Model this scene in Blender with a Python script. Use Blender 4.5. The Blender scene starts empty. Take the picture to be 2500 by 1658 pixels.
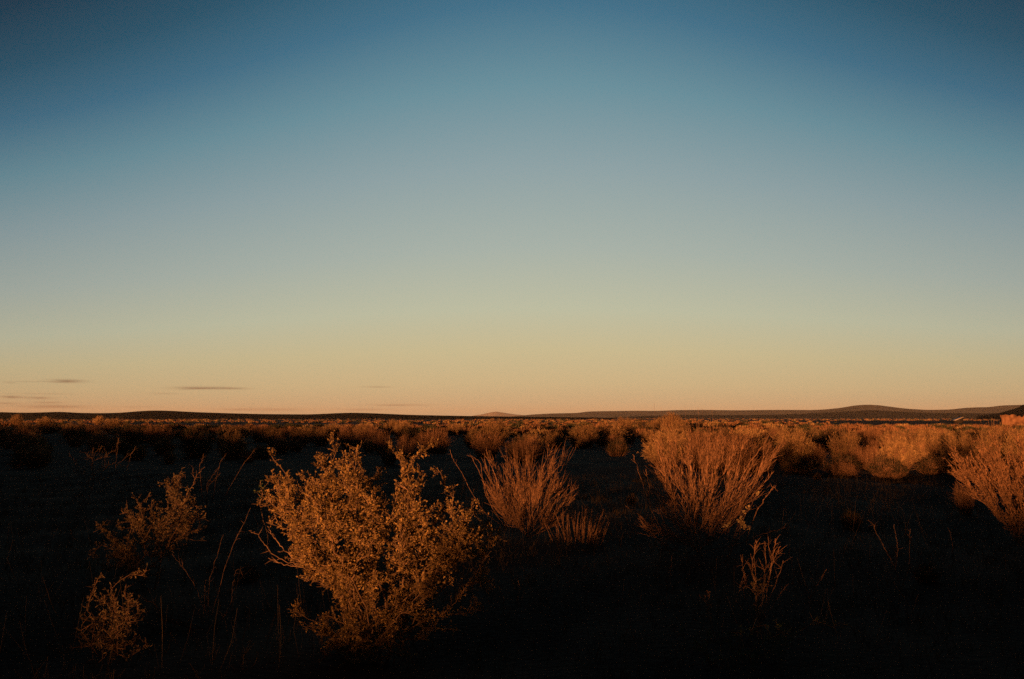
import bpy, math, random
import numpy as np
from mathutils import Vector

# ------------------------------------------------------------------ camera, sky, sun, exposure
scene = bpy.context.scene
COL = scene.collection
EYE = 1.5
FOC = 853.0                       # focal length in pixels of the 1024 px wide picture
PITCH = math.atan(78.2 / FOC)     # horizon sits below the middle of the picture
cam_d = bpy.data.cameras.new("camera")
cam = bpy.data.objects.new("camera", cam_d)
COL.objects.link(cam)
cam_d.sensor_width = 36.0
cam_d.lens = 36.0 * FOC / 1024.0
cam_d.clip_start = 0.05
cam_d.clip_end = 120000.0
cam.location = (0, 0, EYE)
cam.rotation_euler = (math.radians(90) + PITCH, 0, 0)
scene.camera = cam

SUN_AZ = math.radians(25.0)       # light travels towards +y, turned this much to +x
SUN_EL = math.radians(1.2)
EXPO = 1.25
scene.view_settings.view_transform = 'Standard'
scene.view_settings.look = 'None'
scene.view_settings.exposure = EXPO
scene.view_settings.gamma = 1.0
scene.view_settings.use_curve_mapping = False

sun_d = bpy.data.lights.new("sun", 'SUN')
sun_d.energy = 5.0
sun_d.angle = math.radians(0.8)
sun_d.color = (1.0, 0.36, 0.105)
sun = bpy.data.objects.new("sun", sun_d)
COL.objects.link(sun)
trav = Vector((math.sin(SUN_AZ) * math.cos(SUN_EL), math.cos(SUN_AZ) * math.cos(SUN_EL), -math.sin(SUN_EL)))
sun.rotation_euler = trav.to_track_quat('-Z', 'Y').to_euler()
sun.location = (-20, -40, 10)


def s2l(c):
    return tuple((x / 255.0 / 12.92) if x <= 10 else ((x / 255.0 + 0.055) / 1.055) ** 2.4 for x in c)


def build_world():
    w = bpy.data.worlds.new("World")
    scene.world = w
    w.use_nodes = True
    nt = w.node_tree
    nt.nodes.clear()
    N, L = nt.nodes.new, nt.links.new

    def math_n(op, a, b=None, c=None, clamp=False):
        n = N('ShaderNodeMath'); n.operation = op; n.use_clamp = clamp
        for i, v in enumerate((a, b, c)):
            if v is None: continue
            if isinstance(v, (int, float)): n.inputs[i].default_value = v
            else: L(v, n.inputs[i])
        return n.outputs[0]
    tc = N('ShaderNodeTexCoord')
    sep = N('ShaderNodeSeparateXYZ'); L(tc.outputs['Generated'], sep.inputs[0])
    x, y, z = sep.outputs
    az = math_n('ARCTAN2', x, y)
    el = math_n('ARCSINE', z)
    # sky darkens and deepens to the sides: lens vignette put into its colours
    cosaz = math_n('COSINE', math_n('SUBTRACT', az, 0.03))
    side = math_n('SUBTRACT', 1.0, cosaz)
    lift = math_n('MULTIPLY_ADD', side, 3.6, 1.0)
    t = math_n('MULTIPLY', math_n('MULTIPLY', el, lift), 1.0 / 0.8, clamp=True)
    ramp = N('ShaderNodeValToRGB'); L(t, ramp.inputs[0])
    cr = ramp.color_ramp; cr.interpolation = 'LINEAR'
    stops = [(0.0, (201, 164, 122)), (0.7, (204, 170, 126)), (2.3, (206, 182, 136)), (4.5, (202, 189, 147)),
             (7.3, (190, 192, 165)), (11.4, (168, 180, 171)), (16.7, (142, 164, 168)), (21.9, (105, 145, 158)),
             (26.8, (65, 113, 138)), (31.5, (41, 87, 110)), (37, (26, 62, 83)), (45, (14, 38, 56))]
    ex = 2.0 ** EXPO
    els = cr.elements
    for i, (deg, c) in enumerate(stops):
        p = math.radians(deg) / 0.8
        e = els[i] if i < 2 else els.new(p)
        e.position = p
    srt = sorted(range(len(els)), key=lambda i: els[i].position)
    for i, (deg, c) in zip(srt, stops):
        l = s2l(c); els[i].color = (l[0], l[1], l[2], 1)
        els[i].position = math.radians(deg) / 0.8
    dim = math_n('SUBTRACT', 1.0, math_n('MULTIPLY', side, 0.95, clamp=True))
    dim = math_n('MAXIMUM', dim, 0.35)
    # thin cloud streaks low over the left horizon
    streaks = [(-160 + 320, 931, 34, 3.4, .42), (95, 933, 50, 1.5, .16), (505, 948, 62, 3.2, .36), (570, 949, 30, 2.6, .2), (25, 970, 26, 2.6, .4), (95, 972, 28, 2.2, .34),
               (120, 983, 30, 1.8, .25), (130, 993, 74, 3.6, .34), (20, 985, 30, 2, .2), (925, 945, 34, 1.6, .16), (980, 989, 66, 2.2, .2),
               (640, 1000, 90, 3.2, .22), (400, 961, 40, 2, .1), (110, 962, 60, 1.6, .12), (350, 994, 40, 2.0, .12), (890, 1000, 60, 2.4, .16), (20, 935, 8, 2, .16)]
    noise = N('ShaderNodeTexNoise'); noise.inputs['Scale'].default_value = 3.0; noise.inputs['Detail'].default_value = 5
    mp = N('ShaderNodeMapping'); mp.inputs['Scale'].default_value = (8, 8, 110)
    L(tc.outputs['Generated'], mp.inputs[0]); L(mp.outputs[0], noise.inputs['Vector'])
    nz = math_n('SUBTRACT', noise.outputs[0], 0.5)
    elw = math_n('MULTIPLY_ADD', nz, 0.0022, el)
    azw = math_n('MULTIPLY_ADD', nz, 0.03, az)
    tot = None
    for px, row, hw, hh, a in streaks:
        dx = (px - 1250) * .4096 / FOC
        a0 = math.atan2(dx, 1.0)
        e0 = math.atan((1020 - row) * .4096 / FOC * math.cos(a0))
        u = math_n('DIVIDE', math_n('SUBTRACT', azw, a0), hw * .4096 / FOC * math.cos(a0))
        v = math_n('DIVIDE', math_n('SUBTRACT', elw, e0), hh * .4096 / FOC)
        q = math_n('ADD', math_n('POWER', math_n('ABSOLUTE', u), 2.0), math_n('POWER', math_n('ABSOLUTE', v), 2.0))
        g = math_n('MULTIPLY', math_n('POWER', 2.718, math_n('MULTIPLY', q, -1.0)), min(.85, a * 1.6))
        tot = g if tot is None else math_n('ADD', tot, g)
    tot = math_n('MULTIPLY', tot, math_n('MULTIPLY_ADD', nz, 2.4, 1.0), clamp=True)
    mixc = N('ShaderNodeMix'); mixc.data_type = 'RGBA'
    L(tot, mixc.inputs[0]); L(ramp.outputs[0], mixc.inputs[6])
    l = s2l((120, 84, 66)); mixc.inputs[7].default_value = (*l, 1)
    sc = N('ShaderNodeVectorMath'); sc.operation = 'SCALE'
    L(mixc.outputs[2], sc.inputs[0]); L(math_n('MULTIPLY', dim, 1.0 / ex * 0.97), sc.inputs[3])
    bg = N('ShaderNodeBackground'); L(sc.outputs[0], bg.inputs[0]); bg.inputs[1].default_value = 1.0
    sky = N('ShaderNodeTexSky'); sky.sky_type = 'NISHITA'; sky.sun_disc = False
    sky.sun_elevation = SUN_EL
    sky.sun_rotation = math.pi + SUN_AZ
    sky.dust_density = 2.0
    bg2 = N('ShaderNodeBackground'); L(sky.outputs[0], bg2.inputs[0]); bg2.inputs[1].default_value = 0.002
    add = N('ShaderNodeAddShader'); L(bg.outputs[0], add.inputs[0]); L(bg2.outputs[0], add.inputs[1])
    out = N('ShaderNodeOutputWorld'); L(add.outputs[0], out.inputs[0])


build_world()
scene.cycles.max_bounces = 4
scene.cycles.diffuse_bounces = 2
scene.cycles.transparent_max_bounces = 4
scene.cycles.use_denoising = False
scene.cycles.use_adaptive_sampling = False
scene.cycles.filter_width = 1.5

# ------------------------------------------------------------------ terrain height
rng = np.random.default_rng(7)
CA, SA = math.cos(SUN_AZ), math.sin(SUN_AZ)
SHADE_CREST_U = [-200, -70, -40, -23, -13, -9, -6.4, -4.5, -3.6, -2.8, -2.2, -1.6, -1, .9, 5, 12, 40, 200]
SHADE_CREST_H = [x - .315 for x in (3.8, 3.5, 3.1, 2.75, 2.3, 2.0, 1.8, 1.6, 1.47, 1.55, 1.88, 1.92, 1.72, 2.0, 2.3, 2.35, 2.3, 2.4)]  # crest of an unseen rise, shaped to shade the foreground from the low sun


def height(x, y):
    x = np.asarray(x, float); y = np.asarray(y, float)
    u = x * CA - y * SA
    s = x * SA + y * CA
    h = np.interp(u, SHADE_CREST_U, SHADE_CREST_H)
    h = h + 0.05 * np.sin(u * 2.1 + 1) + 0.04 * np.sin(u * 4.7) + 0.03 * np.sin(u * 9.3 + 2)
    ridge = h * np.exp(-((s + 45) / 10.0) ** 2)
    back = np.where(s < -45, h * 0.6 * (1 - np.exp(-((s + 45) / 10.0) ** 2)), 0)
    r = np.hypot(x, y)
    und = 0.05 * np.sin(x * .55 + 1.3) * np.cos(y * .48) + 0.035 * np.sin(x * 1.3 + y * .9) + .02 * np.sin(x * 2.9 - y * 2.3)
    big = 0.12 * np.sin(x * .07 + .4) * np.sin(y * .06 + 1.1) * np.clip((r - 12) / 20, 0, 1)
    fade = 1 / (1 + (r / 400.0) ** 2)
    return ridge + back + (und + big) * fade


def H(x, y): return float(height(x, y))


def ray(px, py):
    """direction (dx, 1, dz) per metre of depth y for a native pixel of the 2500 px photograph"""
    a = (px - 1250) * .4096 / FOC; b = (829 - py) * .4096 / FOC
    cp, sp = math.cos(PITCH), math.sin(PITCH)
    yy = cp - b * sp; zz = sp + b * cp
    return a / yy, zz / yy


def P(px, py, d):
    a, b = ray(px, py)
    return np.array([a * d, d, EYE + b * d])


def ground_at(px, py):
    a, b = ray(px, py)
    d = -EYE / b
    for _ in range(6):
        d = -(EYE - H(a * d, d)) / b
    return a * d, d


# ------------------------------------------------------------------ helpers
def tag(o, label=None, cat=None, group=None, kind=None):
    if label: o['label'] = label
    if cat: o['category'] = cat
    if group: o['group'] = group
    if kind: o['kind'] = kind
    return o


def thing(name, loc, label, cat, group=None):
    o = bpy.data.objects.new(name, None)
    o.empty_display_size = 0.1
    COL.objects.link(o); o.location = loc
    return tag(o, label, cat, group)


class MB:
    """collects quads (and nothing else) in numpy blocks"""
    def __init__(self): self.v = []; self.f = []; self.n = 0; self.m = []

    def add(self, v, f, mi=0):
        v = np.asarray(v, float).reshape(-1, 3); f = np.asarray(f, int).reshape(-1, 4)
        self.v.append(v); self.f.append(f + self.n); self.n += len(v); self.m.append(np.full(len(f), mi))

    def tubes(self, pts, rad, sides=3, mi=0):
        """pts (N,K,3), rad (N,K)"""
        pts = np.asarray(pts, float); rad = np.asarray(rad, float)
        if pts.ndim == 2: pts = pts[None]; rad = rad[None]
        n, k, _ = pts.shape
        t = np.gradient(pts, axis=1); t /= np.linalg.norm(t, axis=2, keepdims=True) + 1e-9
        ref = np.where(np.abs(t[:, :1, 2:3]) > .9, np.array([1., 0, 0]), np.array([0, 0, 1.]))
        a = np.cross(t, np.broadcast_to(ref, t.shape)); a /= np.linalg.norm(a, axis=2, keepdims=True) + 1e-9
        b = np.cross(t, a)
        ang = np.arange(sides) * 2 * math.pi / sides
        ring = pts[:, :, None] + rad[:, :, None, None] * (a[:, :, None] * np.cos(ang)[None, None, :, None] + b[:, :, None] * np.sin(ang)[None, None, :, None])
        idx = np.arange(n * k * sides).reshape(n, k, sides)
        nx = np.roll(idx, -1, axis=2)
        f = np.stack([idx[:, :-1], nx[:, :-1], nx[:, 1:], idx[:, 1:]], -1)
        self.add(ring, f, mi)

    def blades(self, pts, wid, r, mi=0):
        """flat tapering ribbons pts (N,K,3), wid (N,)"""
        n, k, _ = pts.shape
        t = pts[:, -1] - pts[:, 0]
        s = np.cross(t, r.normal(size=(n, 3))); s /= np.linalg.norm(s, axis=1, keepdims=True) + 1e-9
        prof = np.linspace(1, .25, k)
        off = s[:, None] * (wid[:, None] * prof[None])[..., None] * .5
        v = np.stack([pts - off, pts + off], 2)
        idx = np.arange(n * k * 2).reshape(n, k, 2)
        f = np.stack([idx[:, :-1, 0], idx[:, :-1, 1], idx[:, 1:, 1], idx[:, 1:, 0]], -1)
        self.add(v, f, mi)

    def leaves(self, c, d, ln, wd, r, mi=0):
        """kite shaped leaves from c along d"""
        n = len(c)
        d = d / (np.linalg.norm(d, axis=1, keepdims=True) + 1e-9)
        s = np.cross(d, r.normal(size=(n, 3))); s /= np.linalg.norm(s, axis=1, keepdims=True) + 1e-9
        nn = np.cross(d, s)
        ln = np.broadcast_to(ln, (n,))[:, None]; wd = np.broadcast_to(wd, (n,))[:, None]
        mid = c + d * ln * .5
        v = np.stack([c, mid - s * wd * .5 + nn * wd * .15, c + d * ln, mid + s * wd * .5 + nn * wd * .15], 1)
        self.add(v, np.arange(n * 4).reshape(n, 4), mi)

    def blobs(self, c, rad, r, mi=0):
        """small lumpy seed heads or flowers (octahedra halves as quads)"""
        u = np.array([[1, 1, 1], [1, 1, -1], [1, -1, 1], [1, -1, -1], [-1, 1, 1], [-1, 1, -1], [-1, -1, 1], [-1, -1, -1]]) * .6
        q = np.array([[0, 1, 3, 2], [4, 6, 7, 5], [0, 4, 5, 1], [2, 3, 7, 6], [0, 2, 6, 4], [1, 5, 7, 3]])
        for ci, ri in zip(c, rad):
            self.add(ci + u * ri * r.uniform(.7, 1.2, size=(8, 3)), q, mi)

    def build(self, name, mats, parent=None, origin=None, smooth=False):
        me = bpy.data.meshes.new(name)
        if self.v:
            v = np.concatenate(self.v); f = np.concatenate(self.f); mi = np.concatenate(self.m)
            if origin is not None: v = v - np.asarray(origin)
            me.vertices.add(len(v)); me.vertices.foreach_set('co', v.astype(np.float32).ravel())
            me.loops.add(len(f) * 4); me.loops.foreach_set('vertex_index', f.astype(np.int32).ravel())
            me.polygons.add(len(f)); me.polygons.foreach_set('loop_start', np.arange(0, len(f) * 4, 4, dtype=np.int32))
            me.polygons.foreach_set('material_index', mi.astype(np.int32))
            if smooth: me.polygons.foreach_set('use_smooth', np.ones(len(f), bool))
            me.update(calc_edges=True)
        for m in (mats if isinstance(mats, (list, tuple)) else [mats]): me.materials.append(m)
        o = bpy.data.objects.new(name, me)
        COL.objects.link(o)
        if parent is not None: o.parent = parent
        return o


def material(name, c1, c2, scale=6.0, rough=.85, transl=0.0, obj_var=.25, spec=.15, detail=4):
    m = bpy.data.materials.new(name); m.use_nodes = True
    nt = m.node_tree; nt.nodes.clear(); N, L = nt.nodes.new, nt.links.new
    tc = N('ShaderNodeTexCoord'); ns = N('ShaderNodeTexNoise')
    ns.inputs['Scale'].default_value = scale; ns.inputs['Detail'].default_value = detail
    L(tc.outputs['Object'], ns.inputs['Vector'])
    rp = N('ShaderNodeValToRGB'); L(ns.outputs[0], rp.inputs[0])
    rp.color_ramp.elements[0].position = .35; rp.color_ramp.elements[1].position = .65
    rp.color_ramp.elements[0].color = (*c1, 1); rp.color_ramp.elements[1].color = (*c2, 1)
    oi = N('ShaderNodeObjectInfo'); mr = N('ShaderNodeMapRange')
    L(oi.outputs['Random'], mr.inputs[0]); mr.inputs[3].default_value = 1 - obj_var; mr.inputs[4].default_value = 1 + obj_var
    sc = N('ShaderNodeVectorMath'); sc.operation = 'SCALE'; L(rp.outputs[0], sc.inputs[0]); L(mr.outputs[0], sc.inputs[3])
    b = N('ShaderNodeBsdfPrincipled'); L(sc.outputs[0], b.inputs['Base Color'])
    b.inputs['Roughness'].default_value = rough; b.inputs['Specular IOR Level'].default_value = spec
    out = N('ShaderNodeOutputMaterial')
    if transl > 0:
        tr = N('ShaderNodeBsdfTranslucent'); L(sc.outputs[0], tr.inputs[0])
        mx = N('ShaderNodeMixShader'); mx.inputs[0].default_value = transl
        L(b.outputs[0], mx.inputs[1]); L(tr.outputs[0], mx.inputs[2]); L(mx.outputs[0], out.inputs[0])
    else:
        L(b.outputs[0], out.inputs[0])
    return m, b, nt


M = {}
M['leaf'] = material('saltbush_leaf', (.075, .052, .024), (.42, .275, .10), 17, .7, .15)[0]
M['sage'] = material('sage_leaf', (.045, .038, .022), (.16, .115, .06), 16, .8, .1)[0]
M['green'] = material('green_leaf', (.04, .07, .025), (.08, .11, .035), 9, .7, .15)[0]
M['bark'] = material('bark', (.08, .05, .032), (.27, .17, .105), 20, .9)[0]
M['straw'] = material('dry_stem', (.09, .055, .033), (.36, .20, .115), 26, .85, .1)[0]
M['dull_stem'] = material('dim_stem', (.04, .027, .018), (.17, .10, .06), 26, .9)[0]  # darker copy of the dry stem, dim light put into the colour
M['tuft'] = material('rabbitbrush_tuft', (.12, .08, .04), (.42, .28, .13), 9, .9, .15, .3)[0]
M['tuft_r'] = material('reddish_brush', (.09, .05, .027), (.29, .155, .08), 11, .9, .15, .35)[0]
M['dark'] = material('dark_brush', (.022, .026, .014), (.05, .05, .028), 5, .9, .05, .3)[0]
M['flower'] = material('seed_head', (.22, .16, .08), (.42, .31, .15), 30, .8, .1)[0]
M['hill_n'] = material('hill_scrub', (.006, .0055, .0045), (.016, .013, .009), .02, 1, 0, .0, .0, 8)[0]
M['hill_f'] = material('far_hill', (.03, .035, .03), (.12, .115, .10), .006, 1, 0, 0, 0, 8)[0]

M['hill_p'] = material('hazed_peak', (.30, .25, .21), (.42, .36, .30), .004, 1, 0, 0, 0, 8)[0]  # far peak paled so that haze is put into its colour

# ------------------------------------------------------------------ ground
def make_ground():
    def axis(n, far, near):
        t = np.linspace(-1, 1, n)
        k = math.asinh(far / near)
        return near * np.sinh(t * k)
    xs = axis(560, 14500, 9.0); ys = axis(600, 14500, 9.0)
    X, Y = np.meshgrid(xs, ys, indexing='ij')
    # the unseen rise added behind the viewer for shade needs fine rows: done in a sun-aligned patch by moving rows
    Z = height(X, Y)
    v = np.stack([X, Y, Z], -1).reshape(-1, 3)
    i = np.arange(560 * 600).reshape(560, 600)
    f = np.stack([i[:-1, :-1], i[1:, :-1], i[1:, 1:], i[:-1, 1:]], -1)
    mb = MB(); mb.add(v, f)
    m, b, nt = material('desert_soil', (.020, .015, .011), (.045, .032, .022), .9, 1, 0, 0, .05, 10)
    N, L = nt.nodes.new, nt.links.new
    tc = [n for n in nt.nodes if n.type == 'TEX_COORD'][0]
    n2 = N('ShaderNodeTexNoise'); n2.inputs['Scale'].default_value = 14; n2.inputs['Detail'].default_value = 8
    L(tc.outputs['Object'], n2.inputs['Vector'])
    bp = N('ShaderNodeBump'); bp.inputs['Strength'].default_value = .6; bp.inputs['Distance'].default_value = .03
    L(n2.outputs[0], bp.inputs['Height']); L(bp.outputs[0], b.inputs['Normal'])
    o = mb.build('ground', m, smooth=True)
    tag(o, 'dark sandy desert ground running flat to the hills', kind='structure')


make_ground()


def ridge(name, label, dist, depth, prof, mat, seed, rough=.06):
    """a hill range at its own distance: prof = (native px, native row) of the skyline"""
    r = np.random.default_rng(seed)
    px = np.array([p[0] for p in prof], float); rw = np.array([p[1] for p in prof], float)
    n, k = 240, 28
    pp = np.linspace(px[0], px[-1], n)
    hh = np.interp(pp, px, rw)
    for _ in range(6):
        hh[1:-1] = (hh[:-2] + hh[1:-1] * 2 + hh[2:]) / 4
    a = (pp - 1250) * .4096 / FOC
    hz = (1020 - hh) * .4096 / FOC * dist
    v = np.zeros((n, k, 3)); t = np.linspace(-1, 1, k)
    nz = np.zeros((n, k))
    for fq in (9, 17, 33, 61):
        nz += np.sin(pp[:, None] / 2500 * fq * 6.3 + r.uniform(0, 6) + t[None] * r.uniform(2, 6)) * np.cos(t[None] * fq * .35 + r.uniform(0, 6)) / fq * 9
    bell = np.clip(1 - np.abs(t) ** 1.6, 0, 1)
    yy = dist + t * depth
    v[..., 0] = a[:, None] * yy[None]
    v[..., 1] = yy[None]
    v[..., 2] = (hz[:, None] * (yy / dist)[None] + EYE) * bell[None] * (1 + rough * nz * (np.abs(t) > .12)[None] * (1 - bell[None])) - (1 - bell[None]) * dist * .0015
    i = np.arange(n * k).reshape(n, k)
    f = np.stack([i[:-1, :-1], i[1:, :-1], i[1:, 1:], i[:-1, 1:]], -1)
    mb = MB(); mb.add(v, f)
    o = mb.build(name, mat, smooth=True)
    tag(o, label, kind='structure')
    return o


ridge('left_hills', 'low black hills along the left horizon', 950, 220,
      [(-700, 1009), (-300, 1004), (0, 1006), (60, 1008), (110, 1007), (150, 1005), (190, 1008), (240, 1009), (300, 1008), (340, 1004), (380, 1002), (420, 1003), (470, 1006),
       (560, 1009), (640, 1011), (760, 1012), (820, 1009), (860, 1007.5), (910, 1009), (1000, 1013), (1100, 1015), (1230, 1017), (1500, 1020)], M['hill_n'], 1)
ridge('far_mountain', 'pale distant peak low on the central horizon', 13500, 900,
      [(1120, 1020), (1150, 1016), (1180, 1011), (1198, 1007), (1212, 1005), (1228, 1007.5), (1250, 1011), (1290, 1015), (1340, 1020)], M['hill_p'], 2)
ridge('mesa', 'long flat grey mesa right of centre on the horizon', 5200, 600,
      [(1240, 1018), (1300, 1012), (1350, 1009.5), (1410, 1008.5), (1430, 1005), (1470, 1004), (1560, 1003), (1600, 1003.5), (1650, 1001.5), (1720, 1001), (1800, 1002),
       (1880, 1001), (1960, 1001), (2050, 1003), (2200, 1012), (2400, 1018)], M['hill_f'], 3)
ridge('dome_hill', 'rounded grey hill on the right horizon', 4700, 700,
      [(1900, 1018), (1960, 1002), (2010, 1000), (2050, 996), (2080, 990.5), (2110, 988), (2140, 989), (2170, 993), (2210, 998), (2260, 1001), (2320, 1000), (2345, 996.5),
       (2380, 994.5), (2410, 994.5), (2440, 990), (2480, 989), (2560, 986), (2700, 990), (3200, 1012)], M['hill_f'], 4)
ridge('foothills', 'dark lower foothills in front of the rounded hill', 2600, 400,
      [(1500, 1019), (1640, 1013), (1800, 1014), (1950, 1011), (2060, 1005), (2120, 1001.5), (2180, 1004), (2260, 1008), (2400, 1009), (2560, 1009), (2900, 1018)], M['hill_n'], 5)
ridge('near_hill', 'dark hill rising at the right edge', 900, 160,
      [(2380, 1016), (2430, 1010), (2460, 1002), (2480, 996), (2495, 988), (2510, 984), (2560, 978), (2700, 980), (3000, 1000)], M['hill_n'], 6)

# ------------------------------------------------------------------ shrub growth
def grow(base, targets, r, wander=.06, pathw=.35, roots=3):
    """nearest-node growth: joins every target to the tree already there, as a real shrub branches"""
    base = np.asarray(base, float)
    T = np.asarray(targets, float)
    order = np.argsort(np.linalg.norm(T - base, axis=1) + r.normal(0, .03, len(T)))
    nodes = [base]; plen = [0.0]; par = [-1]
    arr = np.zeros((len(T) * 5 + 1, 3)); arr[0] = base; pl = np.zeros(len(T) * 5 + 1)
    cnt = 1
    for ti in order:
        t = T[ti]
        d = np.linalg.norm(arr[:cnt] - t, axis=1)
        j = int(np.argmin(d + pathw * pl[:cnt]))
        steps = max(1, int(d[j] / .09)); steps = min(steps, 4)
        p0 = arr[j].copy(); prev = j
        for s in range(1, steps + 1):
            q = p0 + (t - p0) * s / steps
            if s < steps: q = q + r.normal(0, wander * d[j] / steps, 3)
            arr[cnt] = q; pl[cnt] = pl[prev] + np.linalg.norm(q - arr[prev]); par.append(prev); prev = cnt; cnt += 1
    V = arr[:cnt]; par = np.array(par)
    w = np.ones(cnt) * .6
    for i in range(cnt - 1, 0, -1): w[par[i]] += w[i]
    return V, par, w


def tree_tubes(mb, V, par, w, rmin, gain, rmax, mi=0, sides=4):
    c = np.arange(1, len(V)); p = par[1:]
    ra = np.minimum(rmin * (1 + gain * np.sqrt(w)), rmax)
    pts = np.stack([V[p], V[c]], 1)
    rad = np.stack([np.minimum(ra[p], ra[c] * 1.5), ra[c]], 1)
    mb.tubes(pts, rad, sides, mi)


def inpoly(x, y, poly):
    c = False; n = len(poly)
    for i in range(n):
        x1, y1 = poly[i]; x2, y2 = poly[i - 1]
        if (y1 > y) != (y2 > y) and x < (x2 - x1) * (y - y1) / (y2 - y1) + x1: c = not c
    return c


def poly_targets(poly, d0, thick, n, r, sprays=0, base=None):
    if sprays:
        cen = poly_targets(poly, d0, thick, sprays, r)
        out = []
        wt = r.uniform(.5, 1.5, sprays); wt /= wt.sum()
        for c, k in zip(cen, r.multinomial(n, wt)):
            ax = c - base; ax /= np.linalg.norm(ax); ax = ax + r.normal(0, .25, 3); ax /= np.linalg.norm(ax)
            for _ in range(k):
                out.append(c + ax * r.uniform(-.16, .10) + r.normal(0, .029, 3))
        return out
    xs = [p[0] for p in poly]; ys = [p[1] for p in poly]
    cx, cy = np.mean(xs), np.mean(ys); w = (max(xs) - min(xs)) / 2; h = (max(ys) - min(ys)) / 2
    out = []
    while len(out) < n:
        x = r.uniform(min(xs), max(xs)); y = r.uniform(min(ys), max(ys))
        if not inpoly(x, y, poly): continue
        q = math.sqrt(max(0.06, 1 - ((x - cx) / w) ** 2 * .8 - ((y - cy) / h) ** 2 * .6))
        out.append(P(x, y, d0 + r.uniform(-1, 1) * thick * q))
    return out


def leafy(V, par, w, r, per_m, ln, wd, mb, twig_mb=None, maxw=14, side_len=.07, side_n=22, mi=0, tw_mi=0, up=.4, rad=.0016):
    """side twiglets with leaves on every thin branch"""
    c = np.arange(1, len(V)); p = par[1:]
    ok = w[c] < maxw; c = c[ok]; p = p[ok]
    L = np.linalg.norm(V[c] - V[p], axis=1)
    ns = np.maximum(1, r.poisson(L * side_n))
    idx = np.repeat(np.arange(len(c)), ns)
    t = r.uniform(0, 1, len(idx))[:, None]
    A, B = V[p][idx], V[c][idx]
    S = A + (B - A) * t
    ax = (B - A) / (np.linalg.norm(B - A, axis=1, keepdims=True) + 1e-9)
    d = ax * .8 + r.normal(0, .75, S.shape) + np.array([0, 0, up]); d /= np.linalg.norm(d, axis=1, keepdims=True)
    sl = side_len * r.uniform(.4, 1.3, len(S))[:, None]
    E = S + d * sl
    if twig_mb is not None:
        Mid = (S + E) / 2 + r.normal(0, .004, S.shape)
        twig_mb.tubes(np.stack([S, Mid, E], 1), np.tile([rad, rad * .8, rad * .5], (len(S), 1)), 3, tw_mi)
    k = max(1, int(round(per_m * side_len)))
    ii = np.repeat(np.arange(len(S)), k)
    tt = r.uniform(.1, 1.0, len(ii))[:, None]
    Cn = S[ii] + (E - S)[ii] * tt
    dd = d[ii] * .6 + r.normal(0, .7, Cn.shape); 
    mb.leaves(Cn, dd, ln * r.uniform(.45, 1.5, len(Cn)), wd * r.uniform(.5, 1.5, len(Cn)), r, mi)


def shrub(name, label, cat, basepx, poly, tips, n, thick, mats, seed, leaf=(.014, .009), per_m=70, side_n=22, side_len=.07,
          bare=(), rmin=.002, gain=.35, rmax=.014, wander=.12, group=None, d=None, pathw=.35, maxw=14, sprays=0):
    r = np.random.default_rng(seed)
    bx, by = ground_at(*basepx)
    if d: bx, by = ray(*basepx)[0] * d, d
    base = np.array([bx, by, H(bx, by) - .02])
    T = poly_targets(poly, by, thick, n, r, sprays, base) if n else []
    for t in tips:
        T.append(P(t[0], t[1], by + (t[2] if len(t) > 2 else 0)))
    T = np.array(T)
    T[:, 2] = np.maximum(T[:, 2], height(T[:, 0], T[:, 1]) + .03)
    V, par, w = grow(base, T, r, wander, pathw)
    th = thing(name, base, label, cat, group)
    br, fo = MB(), MB()
    tree_tubes(br, V, par, w, rmin, gain, rmax)
    leafy(V, par, w, r, per_m, leaf[0], leaf[1], fo, br, maxw=maxw, side_len=side_len, side_n=side_n)
    br.build('branches', mats[0], th, base)
    fo.build('foliage', mats[1], th, base)
    for line in bare:                                   # leafless stems: list of native points
        bm = MB()
        pts = np.array([P(q[0], q[1], by + (q[2] if len(q) > 2 else 0)) for q in line])
        smooth_stem(bm, pts, .0034, .0018, r, twigs=5, tl=.05)
        bm.build('bare_stem', mats[0], th, base)
    return th


def smooth_stem(mb, pts, r0, r1, r, jit=.004, twigs=0, tl=.05, mi=0):
    n = len(pts); m = n * 5
    t = np.linspace(0, n - 1, m)
    q = np.stack([np.interp(t, np.arange(n), pts[:, i]) for i in range(3)], 1)
    for _ in range(3): q[1:-1] = (q[:-2] + 2 * q[1:-1] + q[2:]) / 4
    q[1:-1] += r.normal(0, jit, (m - 2, 3))
    mb.tubes(q, np.linspace(r0, r1, m), 4, mi)
    for _ in range(twigs):
        i = r.integers(m // 3, m - 1)
        d = (q[i] - q[i - 1]); d /= np.linalg.norm(d) + 1e-9
        d = d + r.normal(0, .6, 3); d /= np.linalg.norm(d)
        e = q[i] + d * tl * r.uniform(.5, 1.4)
        mb.tubes(np.array([q[i], (q[i] + e) / 2 + r.normal(0, .004, 3), e]), [r1, r1 * .8, r1 * .4], 3, mi)
    return q


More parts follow.
